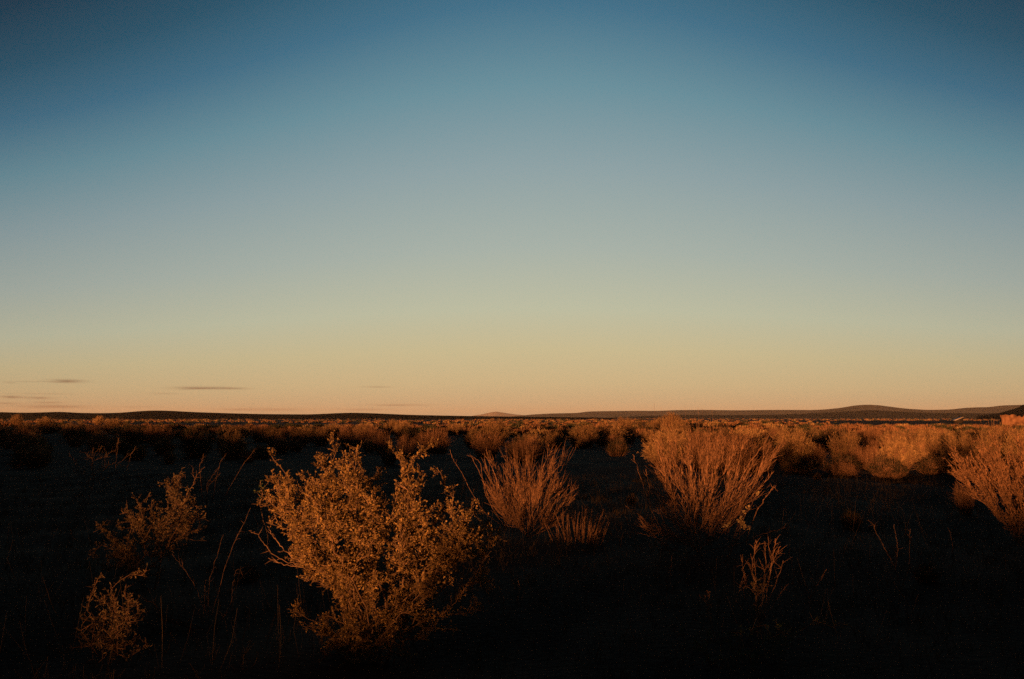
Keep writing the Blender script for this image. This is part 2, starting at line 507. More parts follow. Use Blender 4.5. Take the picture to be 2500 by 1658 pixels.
def broom(base, w, h, n, r, mb, spread=1.0, rad=.0028, tuft=0, tuft_mb=None, curve=.25, fork=2, lean=(0, 0), jag=.1, foot=.12, k=6, blade=False, low=.0,
          tuft_len=.07, tuft_w=.004, dome=.35, clumps=0):
    """many thin stems fanning out of one foot to a domed top"""
    a = r.uniform(0, 2 * math.pi, n); q = np.sqrt(r.uniform(0, 1, n)) * spread
    top = np.stack([np.cos(a) * q * w / 2, np.sin(a) * q * w / 2, h * (1 - dome * q ** 2) * r.uniform(1 - jag * 2.2, 1 + jag, n)], 1)
    if low > 0:
        short = r.uniform(0, 1, n) < low
        top[short] *= r.uniform(.35, .8, short.sum())[:, None]
    if clumps:
        ca = r.uniform(0, 2 * math.pi, clumps); cq = np.sqrt(r.uniform(.02, 1, clumps)) * spread
        ctop = np.stack([np.cos(ca) * cq * w / 2, np.sin(ca) * cq * w / 2, h * (1 - dome * cq ** 2) * r.uniform(.6, 1.08, clumps)], 1)
        ci = np.argmin(np.linalg.norm((top[:, None] - ctop[None]) / np.array([w, w, h * 1.3]), axis=2), axis=1)
        pull = r.uniform(.25, .8, n)[:, None]
        ln_ = top[:, 2:3] / h
        top = top * (1 - pull) + ctop[ci] * pull * np.clip(ln_ * 1.15, .3, 1.05)
    top[:, 0] += lean[0] * top[:, 2]; top[:, 1] += lean[1] * top[:, 2]
    foot_p = np.stack([np.cos(a) * q * w * foot, np.sin(a) * q * w * foot, np.zeros(n) - .02], 1)
    t = np.linspace(0, 1, k)[None, :, None]
    lin = foot_p[:, None] * (1 - t) + top[:, None] * t
    out = (top - foot_p) * np.array([1, 1, 0])
    bulge = out[:, None] * (np.sin(t * math.pi) * curve)
    pts = lin + bulge + np.cumsum(r.normal(0, .006 * h, (n, k, 3)), axis=1) * (t > 0)
    pts = pts + base
    if blade: mb.blades(pts, rad * 2 * r.uniform(.7, 1.4, n), r)
    else: mb.tubes(pts, rad * r.uniform(.7, 1.4, n)[:, None] * np.linspace(1.2, .5, k)[None], 3)
    ends = [(pts, n)]
    for f in range(fork):                              # finer side shoots leaving the upper half
        j = r.integers(k // 2 - 1, k - 1, n)
        S = pts[np.arange(n), j]
        ax = pts[:, -1] - S; L = np.linalg.norm(ax, axis=1, keepdims=True)
        d = ax / (L + 1e-9) + r.normal(0, .38, (n, 3)); d /= np.linalg.norm(d, axis=1, keepdims=True)
        E = S + d * np.maximum(L * r.uniform(.5, 1.1, (n, 1)), .06)
        tt = np.linspace(0, 1, 3)[None, :, None]
        pp = S[:, None] * (1 - tt) + E[:, None] * tt
        pp[:, 1] += r.normal(0, .01, (n, 3))
        if blade: mb.blades(pp, rad * 1.5 * r.uniform(.7, 1.4, n), r)
        else: mb.tubes(pp, rad * .65 * np.linspace(1, .5, 3)[None] * np.ones((n, 1)), 3)
        ends.append((pp, n))
    if tuft and tuft_mb is not None:
        for pp, m in ends:
            ii = np.repeat(np.arange(m), tuft)
            A = pp[ii, -2]; B = pp[ii, -1]
            S = A + (B - A) * r.uniform(.2, 1, (len(ii), 1))
            ax = (B - A); ax /= np.linalg.norm(ax, axis=1, keepdims=True) + 1e-9
            d = ax + r.normal(0, .45, S.shape); d /= np.linalg.norm(d, axis=1, keepdims=True)
            tuft_mb.leaves(S, d, tuft_len * r.uniform(.5, 1.3, len(S)), tuft_w * r.uniform(.7, 1.5, len(S)), r)


# ------------------------------------------------------------------ the big leafy saltbush
poly = [(690, 1160), (715, 1185), (750, 1180), (765, 1150), (800, 1150), (828, 1130), (870, 1135), (890, 1165), (935, 1160), (955, 1125), (1000, 1135), (1020, 1140), (1040, 1170),
        (1000, 1190), (1020, 1235), (1060, 1260), (1110, 1245), (1150, 1275), (1190, 1310), (1195, 1350), (1150, 1380), (1110, 1400), (1080, 1450), (1060, 1500), (1000, 1510), (960, 1530), (930, 1590),
        (860, 1600), (815, 1590), (800, 1540), (820, 1480), (805, 1440), (760, 1400), (735, 1370), (700, 1330), (680, 1280), (672, 1230), (685, 1200)]
tips = [(660, 1107, .0), (668, 1122), (685, 1140), (700, 1160), (805, 1066, -.1), (812, 1085, -.1), (820, 1105, -.08), (830, 1125), (866, 1105, .1), (872, 1122, .1),
        (950, 1079, .05), (956, 1095, .05), (966, 1110, .05), (978, 1125), (1062, 1085, .15), (1045, 1095, .14), (1028, 1108, .12), (1010, 1120, .1), (1075, 1152, .1), (1060, 1156, .1),
        (1035, 1150), (1000, 1150), (985, 1165), (632, 1228, -.1), (648, 1236, -.1), (665, 1245), (663, 1168, .2), (680, 1172, .1), (1100, 1205, .2), (1108, 1222, .2), (1115, 1240, .15),
        (1150, 1246, .1), (1140, 1265), (1190, 1278, .1), (1216, 1305, .1), (1200, 1322), (1172, 1300), (1110, 1500, .1), (1080, 1500), (1120, 1540, .2), (1060, 1530, .1), (1040, 1560),
        (790, 1612, -.2), (800, 1590, -.15), (845, 1608, -.2), (868, 1615, -.2), (905, 1600, -.15), (825, 1575, -.1), (740, 1530, -.1), (760, 1528, -.1), (790, 1532, -.05),
        (880, 1560, -.3), (900, 1520, -.3), (870, 1500, -.25), (735, 1470, .2), (720, 1490, .2), (1000, 1600, -.1), (985, 1580, -.1), (1170, 1420, .0), (1190, 1400), (1200, 1420), (1160, 1405),
        (1185, 1440), (1180, 1490, .1), (1165, 1465, .1), (1140, 1430), (1120, 1420)]
big = shrub('saltbush', 'large leafy golden shrub in the left foreground with spiky sprays on top', 'shrub', (942, 1622), poly, tips, 2100, .58,
            (M['bark'], M['leaf']), 11, leaf=(.0135, .0085), per_m=125, side_n=90, side_len=.062, rmin=.0016, gain=.30, rmax=.013, maxw=34, sprays=135,
            bare=[[(870, 1540), (852, 1480), (835, 1450), (790, 1425), (765, 1418), (740, 1410)],
                  [(800, 1400), (750, 1382), (700, 1375), (660, 1350), (640, 1320), (625, 1300), (608, 1296)],
                  [(790, 1390), (735, 1372), (700, 1350), (680, 1325), (660, 1300), (653, 1285)],
                  [(790, 1395), (735, 1385), (690, 1378), (655, 1362)],
                  [(900, 1600), (945, 1535, -.35), (985, 1495, -.38), (1020, 1475, -.38), (1055, 1450, -.36)],
                  [(1150, 1470, -.1), (1158, 1410, -.12), (1175, 1375, -.12), (1200, 1345, -.12)],
                  [(968, 1645, -.1), (955, 1590, -.2), (945, 1560, -.2)],
                  [(1035, 1468, -.38), (1030, 1445, -.38), (1027, 1430, -.38)],
                  [(995, 1240, -.4), (1000, 1205, -.42), (1012, 1185, -.42)], [(1000, 1205, -.42), (975, 1178, -.4)]])

# ------------------------------------------------------------------ sage-like shrubs, left
shrub('sagebrush', 'dim rust coloured bushy sage left of the large golden shrub', 'shrub', (375, 1440),
      [(300, 1240), (325, 1255), (335, 1215), (352, 1215), (362, 1255), (400, 1230), (420, 1180), (470, 1195), (482, 1240), (475, 1300), (440, 1340), (380, 1390), (330, 1400), (290, 1380),
       (250, 1390), (232, 1360), (270, 1340), (245, 1300), (260, 1290), (285, 1330), (310, 1330)],
      [(232, 1272), (245, 1290), (258, 1308), (228, 1300), (220, 1345), (235, 1360), (292, 1256), (298, 1275), (312, 1250), (332, 1218), (340, 1235), (365, 1210), (407, 1198), (430, 1170), (425, 1190),
       (470, 1215), (476, 1235), (478, 1255), (240, 1375), (255, 1390), (330, 1395), (500, 1290), (505, 1320)],
      520, .5, (M['dull_stem'], M['sage']), 21, sprays=60, rmin=.0016, gain=.22, rmax=.008, leaf=(.016, .008), per_m=100, side_n=60, side_len=.055,
      bare=[[(455, 1210), (470, 1185), (480, 1160), (500, 1140)], [(475, 1175), (470, 1140)], [(430, 1190), (443, 1170), (452, 1158)], [(425, 1200), (410, 1188)]])
shrub('small_sage', 'low ragged sage at the bottom left corner beside the fallen twigs', 'shrub', (262, 1625),
      [(228, 1440), (262, 1430), (272, 1450), (268, 1490), (300, 1470), (325, 1480), (345, 1540), (320, 1590), (250, 1605), (195, 1585), (192, 1530), (220, 1500)],
      [(240, 1412), (248, 1408), (254, 1408), (228, 1438), (272, 1440), (268, 1456), (298, 1414), (284, 1425), (305, 1440), (320, 1402), (327, 1398), (348, 1405), (358, 1392), (315, 1430), (306, 1462),
       (212, 1490), (200, 1525), (198, 1540), (290, 1500), (285, 1535), (222, 1500), (330, 1470), (265, 1575)],
      200, .4, (M['dull_stem'], M['sage']), 22, sprays=22, rmin=.0014, gain=.2, rmax=.006, leaf=(.016, .006), per_m=100, side_n=48, side_len=.045)
shrub('dark_shrub', 'dim dark brush far left behind the sage', 'shrub', (215, 1228),
      [(172, 1130), (215, 1100), (250, 1095), (285, 1120), (290, 1160), (250, 1175), (200, 1170), (175, 1150)],
      [(168, 1110), (180, 1120), (228, 1092), (248, 1090), (288, 1080), (290, 1070), (282, 1100), (332, 1095), (318, 1110), (210, 1105)],
      60, .5, (M['bark'], M['sage']), 23, leaf=(.022, .007), per_m=50, side_n=14, side_len=.09, bare=[[(280, 1160), (286, 1100), (291, 1068)], [(310, 1150), (318, 1115), (331, 1090)]])
shrub('seedling', 'small plant with two pale tufted heads at the far left edge', 'plant', (95, 1225),
      [(90, 1150), (112, 1150), (108, 1180), (95, 1180)],
      [(76, 1148), (77, 1155), (78, 1165), (95, 1147), (101, 1150), (98, 1160), (112, 1148), (106, 1158), (100, 1168)], 4, .1, (M['bark'], M['sage']), 24, leaf=(.026, .014), per_m=60, side_n=30,
      side_len=.04, maxw=3)
shrub('sprig', 'green sprig at the left edge of the large golden shrub', 'plant', (655, 1400),
      [(632, 1190), (648, 1190), (650, 1230), (634, 1230)], [(636, 1176), (642, 1190), (630, 1205), (646, 1215), (634, 1228)], 10, .06, (M['bark'], M['green']), 25, leaf=(.018, .011), per_m=90, side_n=34,
      side_len=.05, maxw=4)

# ------------------------------------------------------------------ twigs and stalks in the foreground
def stalks(name, label, cat, basepx, lines, mat, seed, r0=.005, r1=.002, twigs=4, tl=.05, heads=0, headr=.012, part='stem', group=None, d=None, leaf=None):
    r = np.random.default_rng(seed)
    bx, by = ground_at(*basepx)
    if d: bx, by = ray(*basepx)[0] * d, d
    base = np.array([bx, by, H(bx, by)])
    th = thing(name, base, label, cat, group)
    for ln in lines:
        mb = MB()
        pts = [P(q[0], q[1], by + (q[2] if len(q) > 2 else 0)) for q in ln]
        g = H(pts[0][0], pts[0][1])
        if pts[0][2] > g + .03:
            st = base.copy(); st[0] += r.normal(0, .02); pts = [st - np.array([0, 0, .02])] + pts
        q = smooth_stem(mb, np.array(pts), r0 * .65, r1 * .7, r, jit=.003, twigs=twigs, tl=tl)
        st = mb.build(part, mat, th, base)
        if leaf:
            fm = MB(); n = leaf[2]
            i = r.integers(len(q) // 2, len(q), n); S = q[i] + r.normal(0, .004, (n, 3))
            fm.leaves(S, r.normal(0, .6, (n, 3)) + np.array([0, 0, .6]), leaf[0] * r.uniform(.6, 1.3, n), leaf[1] * r.uniform(.6, 1.3, n), r)
            lo = fm.build('leaves', leaf[3], th, base)
        if heads:
            hm = MB(); c = q[-1] + r.normal(0, headr * .8, (heads, 3))
            hm.blobs(c, np.full(heads, headr) * r.uniform(.6, 1.2, heads), r)
            hm.build('seed_head', M['flower'], th, base)
    return th


stalks('fallen_branch', 'dead forked branch lying on the ground at bottom left', 'branch', (500, 1540),
       [[(498, 1538), (470, 1525), (440, 1515), (410, 1508), (385, 1505)], [(405, 1510), (385, 1485), (372, 1470), (355, 1466)], [(405, 1510), (395, 1530), (388, 1550), (375, 1558)],
        [(410, 1512), (430, 1525)], [(380, 1545), (360, 1520), (340, 1503)], [(395, 1512), (380, 1520)], [(425, 1518), (425, 1545), (418, 1575)]], M['dull_stem'], 31, .008, .003, 6, .06, part='twig')
stalks('dry_stalks', 'thin dry stalks rising left of the golden shrub, one tall and one hooked', 'weed', (505, 1540),
       [[(508, 1490), (510, 1420), (525, 1370), (546, 1305)], [(500, 1490), (470, 1420), (445, 1385), (420, 1352)], [(565, 1480), (568, 1430), (575, 1395), (586, 1388), (593, 1405)],
        [(500, 1540), (485, 1500), (483, 1485), (520, 1486)], [(560, 1490), (550, 1500), (540, 1520)], [(500, 1480), (500, 1430), (503, 1415)], [(560, 1350), (585, 1300), (612, 1240)]], M['dull_stem'], 32, .0026, .0015, 5, .05)
stalks('dead_weed', 'two short pale twigs slanting up between sage and golden shrub', 'weed', (505, 1290),
       [[(503, 1185), (520, 1160), (535, 1140)], [(505, 1188), (525, 1170), (538, 1155)], [(535, 1130), (550, 1112)], [(595, 1130), (612, 1112), (620, 1098)], [(485, 1135), (495, 1125), (497, 1108)]],
       M['dull_stem'], 33, .006, .003, 5, .06)
stalks('arching_stems', 'long thin bare stems arching up left of the central broom bush', 'weed', (1240, 1290),
       [[(1180, 1250), (1150, 1200), (1125, 1150), (1105, 1120), (1099, 1098)], [(1200, 1240), (1180, 1175), (1162, 1135), (1147, 1108)], [(1188, 1218), (1178, 1170), (1175, 1130), (1150, 1112)],
        [(1225, 1240), (1200, 1175), (1184, 1130), (1182, 1105)], [(1232, 1230), (1210, 1160), (1190, 1120)], [(1225, 1215), (1205, 1150), (1195, 1100)],
        [(1250, 1260), (1215, 1220), (1175, 1170)]], M['straw'], 34, .0055, .003, 3, .08)
stalks('pale_stem', 'single upright pale stem right of centre below the broom bush', 'weed', (1620, 1485), [[(1624, 1475), (1633, 1420), (1640, 1380), (1640, 1355)]], M['dull_stem'], 35, .004, .003, 3, .03)
stalks('leaning_stem', 'single brown stem leaning in the dark bottom centre right', 'weed', (1558, 1600), [[(1557, 1592), (1548, 1560), (1535, 1520), (1530, 1503)]], M['dull_stem'], 36, .0045, .003, 3, .03)
stalks('broken_stem', 'slanting stem left of the dim leafy sprig at lower right', 'weed', (1655, 1590), [[(1660, 1580), (1652, 1550), (1640, 1522)]], M['dull_stem'], 37, .004, .003, 4, .03)
stalks('bent_weed', 'dry weed with a bent stem standing in the dark right foreground', 'weed', (2190, 1445),
       [[(2195, 1410), (2175, 1365), (2160, 1340), (2140, 1300), (2128, 1275)], [(2185, 1385), (2193, 1345), (2187, 1310), (2183, 1280)], [(2219, 1390), (2221, 1340), (2222, 1290)], [(2330, 1390), (2326, 1330), (2320, 1295)]],
       M['dull_stem'], 38, .005, .0025, 5, .05)
stalks('slanting_weed', 'thin weed slanting up right of the reddish forked weed', 'weed', (1960, 1495), [[(1968, 1480), (1985, 1450), (2000, 1420), (2018, 1390)]], M['straw'], 39, .005, .003, 6, .03)
stalks('reddish_weed', 'reddish forked weed with bare upright prongs in the right foreground', 'weed', (1855, 1530),
       [[(1850, 1500), (1848, 1440), (1835, 1400), (1838, 1360), (1855, 1325)], [(1850, 1450), (1845, 1400), (1840, 1370), (1845, 1318)], [(1852, 1430), (1862, 1415), (1870, 1390), (1867, 1322)],
        [(1852, 1480), (1880, 1400), (1885, 1370), (1875, 1312)], [(1885, 1380), (1895, 1350), (1906, 1334)], [(1885, 1370), (1890, 1340), (1893, 1315)], [(1815, 1450), (1820, 1410), (1812, 1380), (1808, 1355)],
        [(1790, 1490), (1800, 1455), (1812, 1415), (1820, 1400)], [(1908, 1385), (1911, 1368)], [(1900, 1458), (1918, 1432)], [(1838, 1400), (1830, 1380)], [(1870, 1400), (1858, 1375)]],
       M['straw'], 40, .0042, .0026, 9, .07)
shrub('leafy_weed', 'leafy weed at the foot of the reddish forked weed', 'weed', (1850, 1560),
      [(1835, 1420), (1860, 1418), (1868, 1450), (1862, 1490), (1840, 1490)], [(1838, 1408), (1845, 1420), (1868, 1430), (1835, 1440)], 16, .08, (M['bark'], M['sage']), 41, leaf=(.018, .010), per_m=80, side_n=30,
      side_len=.05, maxw=5)
shrub('seed_spike', 'rusty seed spike left of the reddish forked weed', 'weed', (1745, 1560),
      [(1722, 1450), (1735, 1450), (1735, 1495), (1722, 1495)], [(1724, 1442), (1720, 1460), (1726, 1475), (1730, 1490), (1738, 1500), (1733, 1452)], 10, .03, (M['bark'], M['tuft_r']), 42, leaf=(.016, .010), per_m=90,
      side_n=34, side_len=.035, maxw=5)
shrub('low_weed', 'dim olive weed low in the bottom right foreground', 'weed', (1790, 1640),
      [(1700, 1560), (1760, 1530), (1850, 1520), (1960, 1540), (1920, 1610), (1800, 1640), (1700, 1630)],
      [(2050, 1520), (2030, 1530), (2080, 1530), (1990, 1515), (1925, 1565), (1905, 1585), (1680, 1570), (1655, 1540), (1660, 1600)], 90, .3, (M['sage'], M['green']), 43, rmin=.0012, gain=.15, rmax=.004, leaf=(.018, .007), per_m=70, side_n=22,
      side_len=.06, maxw=6)
shrub('leaf_sprig', 'tiny leafy sprig in the dark right of the golden shrub', 'plant', (1262, 1470), [(1255, 1415), (1268, 1415), (1266, 1450), (1255, 1450)], [(1262, 1412), (1256, 1428), (1270, 1434)], 5, .04,
      (M['bark'], M['sage']), 44, leaf=(.014, .008), per_m=70, side_n=26, side_len=.035, maxw=4)

# ------------------------------------------------------------------ broom bushes and tufts
def broom_thing(name, label, cat, basepx, wpx, toprow, n, seed, mats, group=None, **kw):
    r = np.random.default_rng(seed)
    bx, by = ground_at(*basepx)
    base = np.array([bx, by, H(bx, by)])
    w = wpx * .4096 / FOC * by
    h = P(basepx[0], toprow, by)[2] - base[2]
    th = thing(name, base, label, cat, group)
    st, tu = MB(), MB()
    broom(base, w, h, n, r, st, tuft_mb=tu, **kw)
    st.build('stems', mats[0], th, base)
    if tu.n: tu.build('seed_tufts', mats[1], th, base)
    return th, base, by, r


def twig_shrub(name, label, basepx, poly, tips, n, thick, sprays, seed, mats, side_n=26, side_len=.11, rmin=.0017, gain=.16, rmax=.009, spr=.3, tuft=2, leaf=(.035, .004), sag=.028,
               pathw=.75, up=.25):
    """a shrub of long forking twigs: targets lie in slender sprays that all point away from the foot"""
    r = np.random.default_rng(seed)
    bx, by = ground_at(*basepx)
    base = np.array([bx, by, H(bx, by) - .02])
    cen = poly_targets(poly, by, thick, sprays, r) + [P(t[0], t[1], by + r.uniform(-.3, .3) * thick) for t in tips]
    T = []
    for c in cen:
        L = np.linalg.norm(c - base); ax = (c - base) / L
        for _ in range(max(2, int(n / len(cen) * r.uniform(.5, 1.5)))):
            T.append(c - ax * r.uniform(0, spr) * min(1, L) + r.normal(0, sag, 3) + np.array([0, 0, r.uniform(0, .03)]))
    T = np.array(T)
    T[:, 2] = np.maximum(T[:, 2], height(T[:, 0], T[:, 1]) + .04)
    V, par, w = grow(base + np.array([0, 0, .02]), T, r, .10, pathw)
    th = thing(name, base, label, 'shrub')
    br, fo = MB(), MB()
    tree_tubes(br, V, par, w, rmin, gain, rmax, sides=3)
    c = np.arange(1, len(V)); p = par[1:]; ok = w[c] < 18; c = c[ok]; p = p[ok]
    Ls = np.linalg.norm(V[c] - V[p], axis=1)
    idx = np.repeat(np.arange(len(c)), r.poisson(Ls * side_n))
    A, B = V[p][idx], V[c][idx]
    S = A + (B - A) * r.uniform(0, 1, (len(idx), 1))
    rad = S - base; rad /= np.linalg.norm(rad, axis=1, keepdims=True)
    d = rad + r.normal(0, .3, S.shape) + np.array([0, 0, up]); d /= np.linalg.norm(d, axis=1, keepdims=True)
    E = S + d * side_len * r.uniform(.35, 1.7, (len(S), 1))
    br.tubes(np.stack([S, (S + E) / 2 + r.normal(0, .006, S.shape), E], 1), np.tile([rmin * .9, rmin * .8, rmin * .45], (len(S), 1)), 3)
    ii = np.repeat(np.arange(len(S)), tuft)
    C2 = S[ii] + (E - S)[ii] * r.uniform(.2, 1, (len(ii), 1))
    fo.leaves(C2, d[ii] + r.normal(0, .5, C2.shape), leaf[0] * r.uniform(.5, 1.4, len(ii)), leaf[1] * r.uniform(.6, 1.5, len(ii)), r)
    br.build('stems', mats[0], th, base)
    fo.build('seed_tufts', mats[1], th, base)
    return th, base, by, r


twig_shrub('broom_bush', 'compact reddish bush of upright stems in the centre, right of the golden shrub', (1288, 1312),
           [(1205, 1155), (1235, 1135), (1300, 1125), (1360, 1125), (1395, 1165), (1405, 1220), (1375, 1280), (1300, 1300), (1240, 1290), (1200, 1240), (1182, 1200)],
           [(1236, 1118), (1260, 1108), (1284, 1106), (1300, 1118), (1330, 1108), (1336, 1112), (1352, 1110), (1375, 1108), (1180, 1135), (1190, 1118), (1365, 1095), (1405, 1140), (1395, 1110), (1410, 1185)],
           560, .6, 70, 51, (M['straw'], M['tuft_r']), side_n=32, side_len=.15, rmin=.0023, gain=.10, rmax=.006, spr=.45, tuft=1, up=.5)
twig_shrub('edge_brush', 'large pale brush cut by the right edge of the picture', (2505, 1350),
           [(2335, 1115), (2370, 1100), (2440, 1090), (2520, 1086), (2620, 1090), (2640, 1200), (2590, 1310), (2520, 1335), (2470, 1320), (2450, 1280), (2400, 1215), (2355, 1150)],
           [(2315, 1120), (2330, 1108), (2322, 1145), (2340, 1160), (2395, 1085), (2480, 1072), (2430, 1078)],
           1000, .7, 105, 57, (M['straw'], M['tuft_r']), side_n=34, side_len=.10, rmin=.0022, spr=.35, tuft=7, leaf=(.035, .006))
th, base, by, r = twig_shrub('tall_broom_bush', 'largest reddish brown fan of upright twigs, right of centre', (1705, 1350),
           [(1590, 1130), (1588, 1170), (1605, 1240), (1595, 1280), (1620, 1315), (1660, 1335), (1760, 1320), (1800, 1275), (1845, 1215), (1880, 1160), (1895, 1115), (1850, 1095), (1780, 1085),
            (1720, 1072), (1650, 1076), (1610, 1095)],
           [(1596, 1108), (1612, 1085), (1640, 1068), (1665, 1062), (1683, 1044), (1700, 1060), (1735, 1056), (1760, 1066), (1800, 1072), (1830, 1078), (1870, 1085), (1905, 1095), (1890, 1120), (1880, 1160),
            (1560, 1290), (1585, 1300), (1570, 1265), (1850, 1215)],
           760, .85, 95, 52, (M['straw'], M['tuft_r']), side_n=30, side_len=.15, rmin=.0021, gain=.10, rmax=.006, spr=.5, tuft=1)
for ln in ([(1630, 1310), (1600, 1270), (1575, 1200), (1556, 1140), (1545, 1110)], [(1640, 1310), (1605, 1240), (1582, 1180), (1577, 1145)], [(1640, 1340), (1590, 1290), (1560, 1255), (1527, 1235)],
           [(1640, 1350), (1600, 1310), (1570, 1280), (1555, 1250)], [(1650, 1350), (1620, 1325), (1590, 1300)], [(1700, 1340), (1780, 1240), (1850, 1160), (1905, 1090)],
           [(1710, 1340), (1800, 1250), (1870, 1175), (1890, 1150)], [(1710, 1340), (1780, 1225), (1830, 1130), (1860, 1090)], [(1700, 1200), (1683, 1120), (1681, 1040)],
           [(1640, 1200), (1610, 1110), (1594, 1065)], [(1820, 1330), (1845, 1250), (1880, 1200), (1895, 1185)], [(1720, 1345), (1800, 1330), (1870, 1300), (1920, 1288)],
           [(1650, 1340), (1620, 1345), (1600, 1360)], [(1680, 1350), (1640, 1345), (1610, 1338)]):
    mb = MB(); smooth_stem(mb, np.array([P(q[0], q[1], by + r.uniform(-.2, .1)) for q in ln]), .0048, .0028, r, twigs=6, tl=.08)
    mb.build('stray_stem', M['straw'], th, base)
r = np.random.default_rng(53)
bx, by = ground_at(1425, 1325)
base = np.array([bx, by, H(bx, by)])
th = thing('grass_tuft', base, 'low sparse tuft of upright red reeds below the central broom bush', 'grass tuft')
mb = MB()
for (x0, y0, x1, y1) in [(1352, 1318, 1320, 1253), (1365, 1312, 1356, 1262), (1378, 1310, 1366, 1240), (1376, 1318, 1372, 1270), (1388, 1305, 1384, 1250), (1404, 1312, 1408, 1240), (1412, 1310, 1418, 1250),
                         (1420, 1315, 1428, 1240), (1426, 1312, 1433, 1235), (1432, 1315, 1440, 1240), (1438, 1312, 1450, 1255), (1443, 1312, 1458, 1250), (1448, 1312, 1472, 1232), (1452, 1308, 1470, 1262),
                         (1470, 1300, 1490, 1265), (1396, 1320, 1394, 1290), (1458, 1305, 1466, 1275), (1402, 1314, 1400, 1262), (1448, 1310, 1462, 1258), (1436, 1314, 1445, 1262)]:
    for k in range(3):
        dd = by + r.uniform(-.15, .15)
        a = P(x0 + r.normal(0, 3), y0 + 6, dd); b = P(x1 + r.normal(0, 6), y1 + abs(r.normal(0, 9)), dd)
        a[2] = H(a[0], a[1]) - .01
        mb.tubes(np.array([a, (a + b) / 2 + r.normal(0, .006, 3), b]), [.0042, .0042, .0018], 3)
mb.build('blades', M['straw'], th, base)

r = np.random.default_rng(54)
stalks('flowering_stalk', 'pale seed heads on thin stalks at the lower right side of the big broom bush', 'weed', (1770, 1375),
       [[(1790, 1330), (1805, 1290), (1826, 1238)], [(1785, 1330), (1800, 1290), (1818, 1248)], [(1785, 1335), (1795, 1300), (1810, 1265)], [(1780, 1340), (1795, 1305), (1803, 1270)],
        [(1770, 1340), (1772, 1305), (1772, 1284)], [(1772, 1340), (1778, 1300), (1780, 1278)], [(1790, 1340), (1805, 1305), (1812, 1277)], [(1780, 1345), (1800, 1315), (1817, 1287)],
        [(1785, 1345), (1805, 1310), (1830, 1288)], [(1800, 1300), (1830, 1240), (1850, 1205)]], M['straw'], 55, .003, .0018, 2, .03, heads=7, headr=.014)

# ------------------------------------------------------------------ rabbitbrush: prototypes, then copies
def proto_mesh(seed, tuft_mat, w=1.0, h=1.0, n=260, **kw):
    r = np.random.default_rng(seed)
    st, tu = MB(), MB()
    args = dict(spread=1.0, rad=.004, tuft=9, tuft_len=.055, tuft_w=.0058, fork=2, jag=.15, curve=.26, low=.3, dome=.5, foot=.2, k=4, blade=True, clumps=17)
    args.update(kw)
    broom(np.zeros(3), w, h, n, r, st, tuft_mb=tu, **args)
    a = st.build('stems', M['straw']); b = tu.build('seed_tufts', tuft_mat)
    ma, mb_ = a.data, b.data
    bpy.data.objects.remove(a); bpy.data.objects.remove(b)
    return ma, mb_


protos = [proto_mesh(100 + i, M['tuft'], n=620) for i in range(4)] + \
         [proto_mesh(110, M['tuft_r'], n=520, jag=.18, dome=.35, tuft=4), proto_mesh(111, M['tuft_r'], n=520, jag=.2, dome=.3, tuft=3)]
dark_protos = [proto_mesh(120 + i, M['dark'], n=300, jag=.12) for i in range(2)]


def put_bush(x, y, w, h, pi, label, cat='shrub', group=None, name='rabbitbrush', dark=False, rz=None, r=random, tilt=0):
    ma, mb_ = (dark_protos if dark else protos)[pi]
    z = H(x, y)
    th = thing(name, (x, y, z - .02), label, cat, group)
    th.rotation_euler = (r.uniform(-.08, .08), tilt, r.uniform(0, 6.28) if rz is None else rz)
    th.scale = (w, w, h)
    a = bpy.data.objects.new('stems', ma); b = bpy.data.objects.new('seed_tufts', mb_)
    for o in (a, b): COL.objects.link(o); o.parent = th
    return th


R = random.Random(5)
placed = []


def put_px(px, top, wpx, pi, label, asp=1.0, **kw):
    W = wpx * .4096
    dt = (top - 1020) * .4096
    d = EYE * FOC / max(3.0, dt + W / asp)
    w = W * d / FOC; h = w / asp
    a, _ = ray(px, 1020)
    placed.append((a * d, d, w / 2))
    return put_bush(a * d, d, w * 1.08, h, pi, label, r=R, **kw)


placed.append((5.5, 9.4, 1.0))
put_px(2345, 1170, 50, 4, 'small reddish brush in front of the large pale brush at the right edge', asp=.6, name='small_brush')
put_px(2480, 1200, 70, 5, 'low reddish brush under the large pale brush at the right edge', asp=.7, name='small_brush')
put_px(1935, 1043, 105, 1, 'round pale rabbitbrush just right of the large broom bush', asp=1.05)
put_px(1985, 1080, 60, 4, 'small reddish spiky clump between two round pale rabbitbrushes', asp=.95)
put_px(2062, 1053, 84, 2, 'second round pale rabbitbrush right of the large broom bush', asp=1.0)
put_px(2055, 1125, 64, 5, 'low dim tuft below the second round rabbitbrush', asp=1.6, name='dry_tuft')
put_px(2125, 1085, 40, 4, 'narrow reddish clump leaning against the third round rabbitbrush', asp=.7)
put_px(2188, 1057, 92, 3, 'third round pale rabbitbrush on the right, dark on its right side', asp=.9)
put_px(2265, 1053, 84, 0, 'fourth round pale rabbitbrush, left of the pair near the right edge', asp=.9)
put_px(2338, 1055, 94, 1, 'broad pale rabbitbrush behind the large brush at the right edge', asp=.9)
put_px(2420, 1030, 90, 2, 'tall pale rabbitbrush near the right edge below the shed', asp=.85)
put_px(2490, 1032, 90, 3, 'tall pale rabbitbrush touching the right edge of the picture', asp=.8)
put_px(2228, 1078, 60, 3, 'small pale rabbitbrush wedged between the third and the fourth', asp=1.0)
put_px(2100, 1092, 60, 5, 'low reddish brush between the second and third round rabbitbrushes', asp=1.1)
put_px(1850, 1075, 90, 4, 'low reddish brush right behind the right wing of the large broom bush', asp=1.2)
put_px(1790, 1056, 130, 4, 'broad reddish brush behind the top right of the large broom bush', asp=1.3)
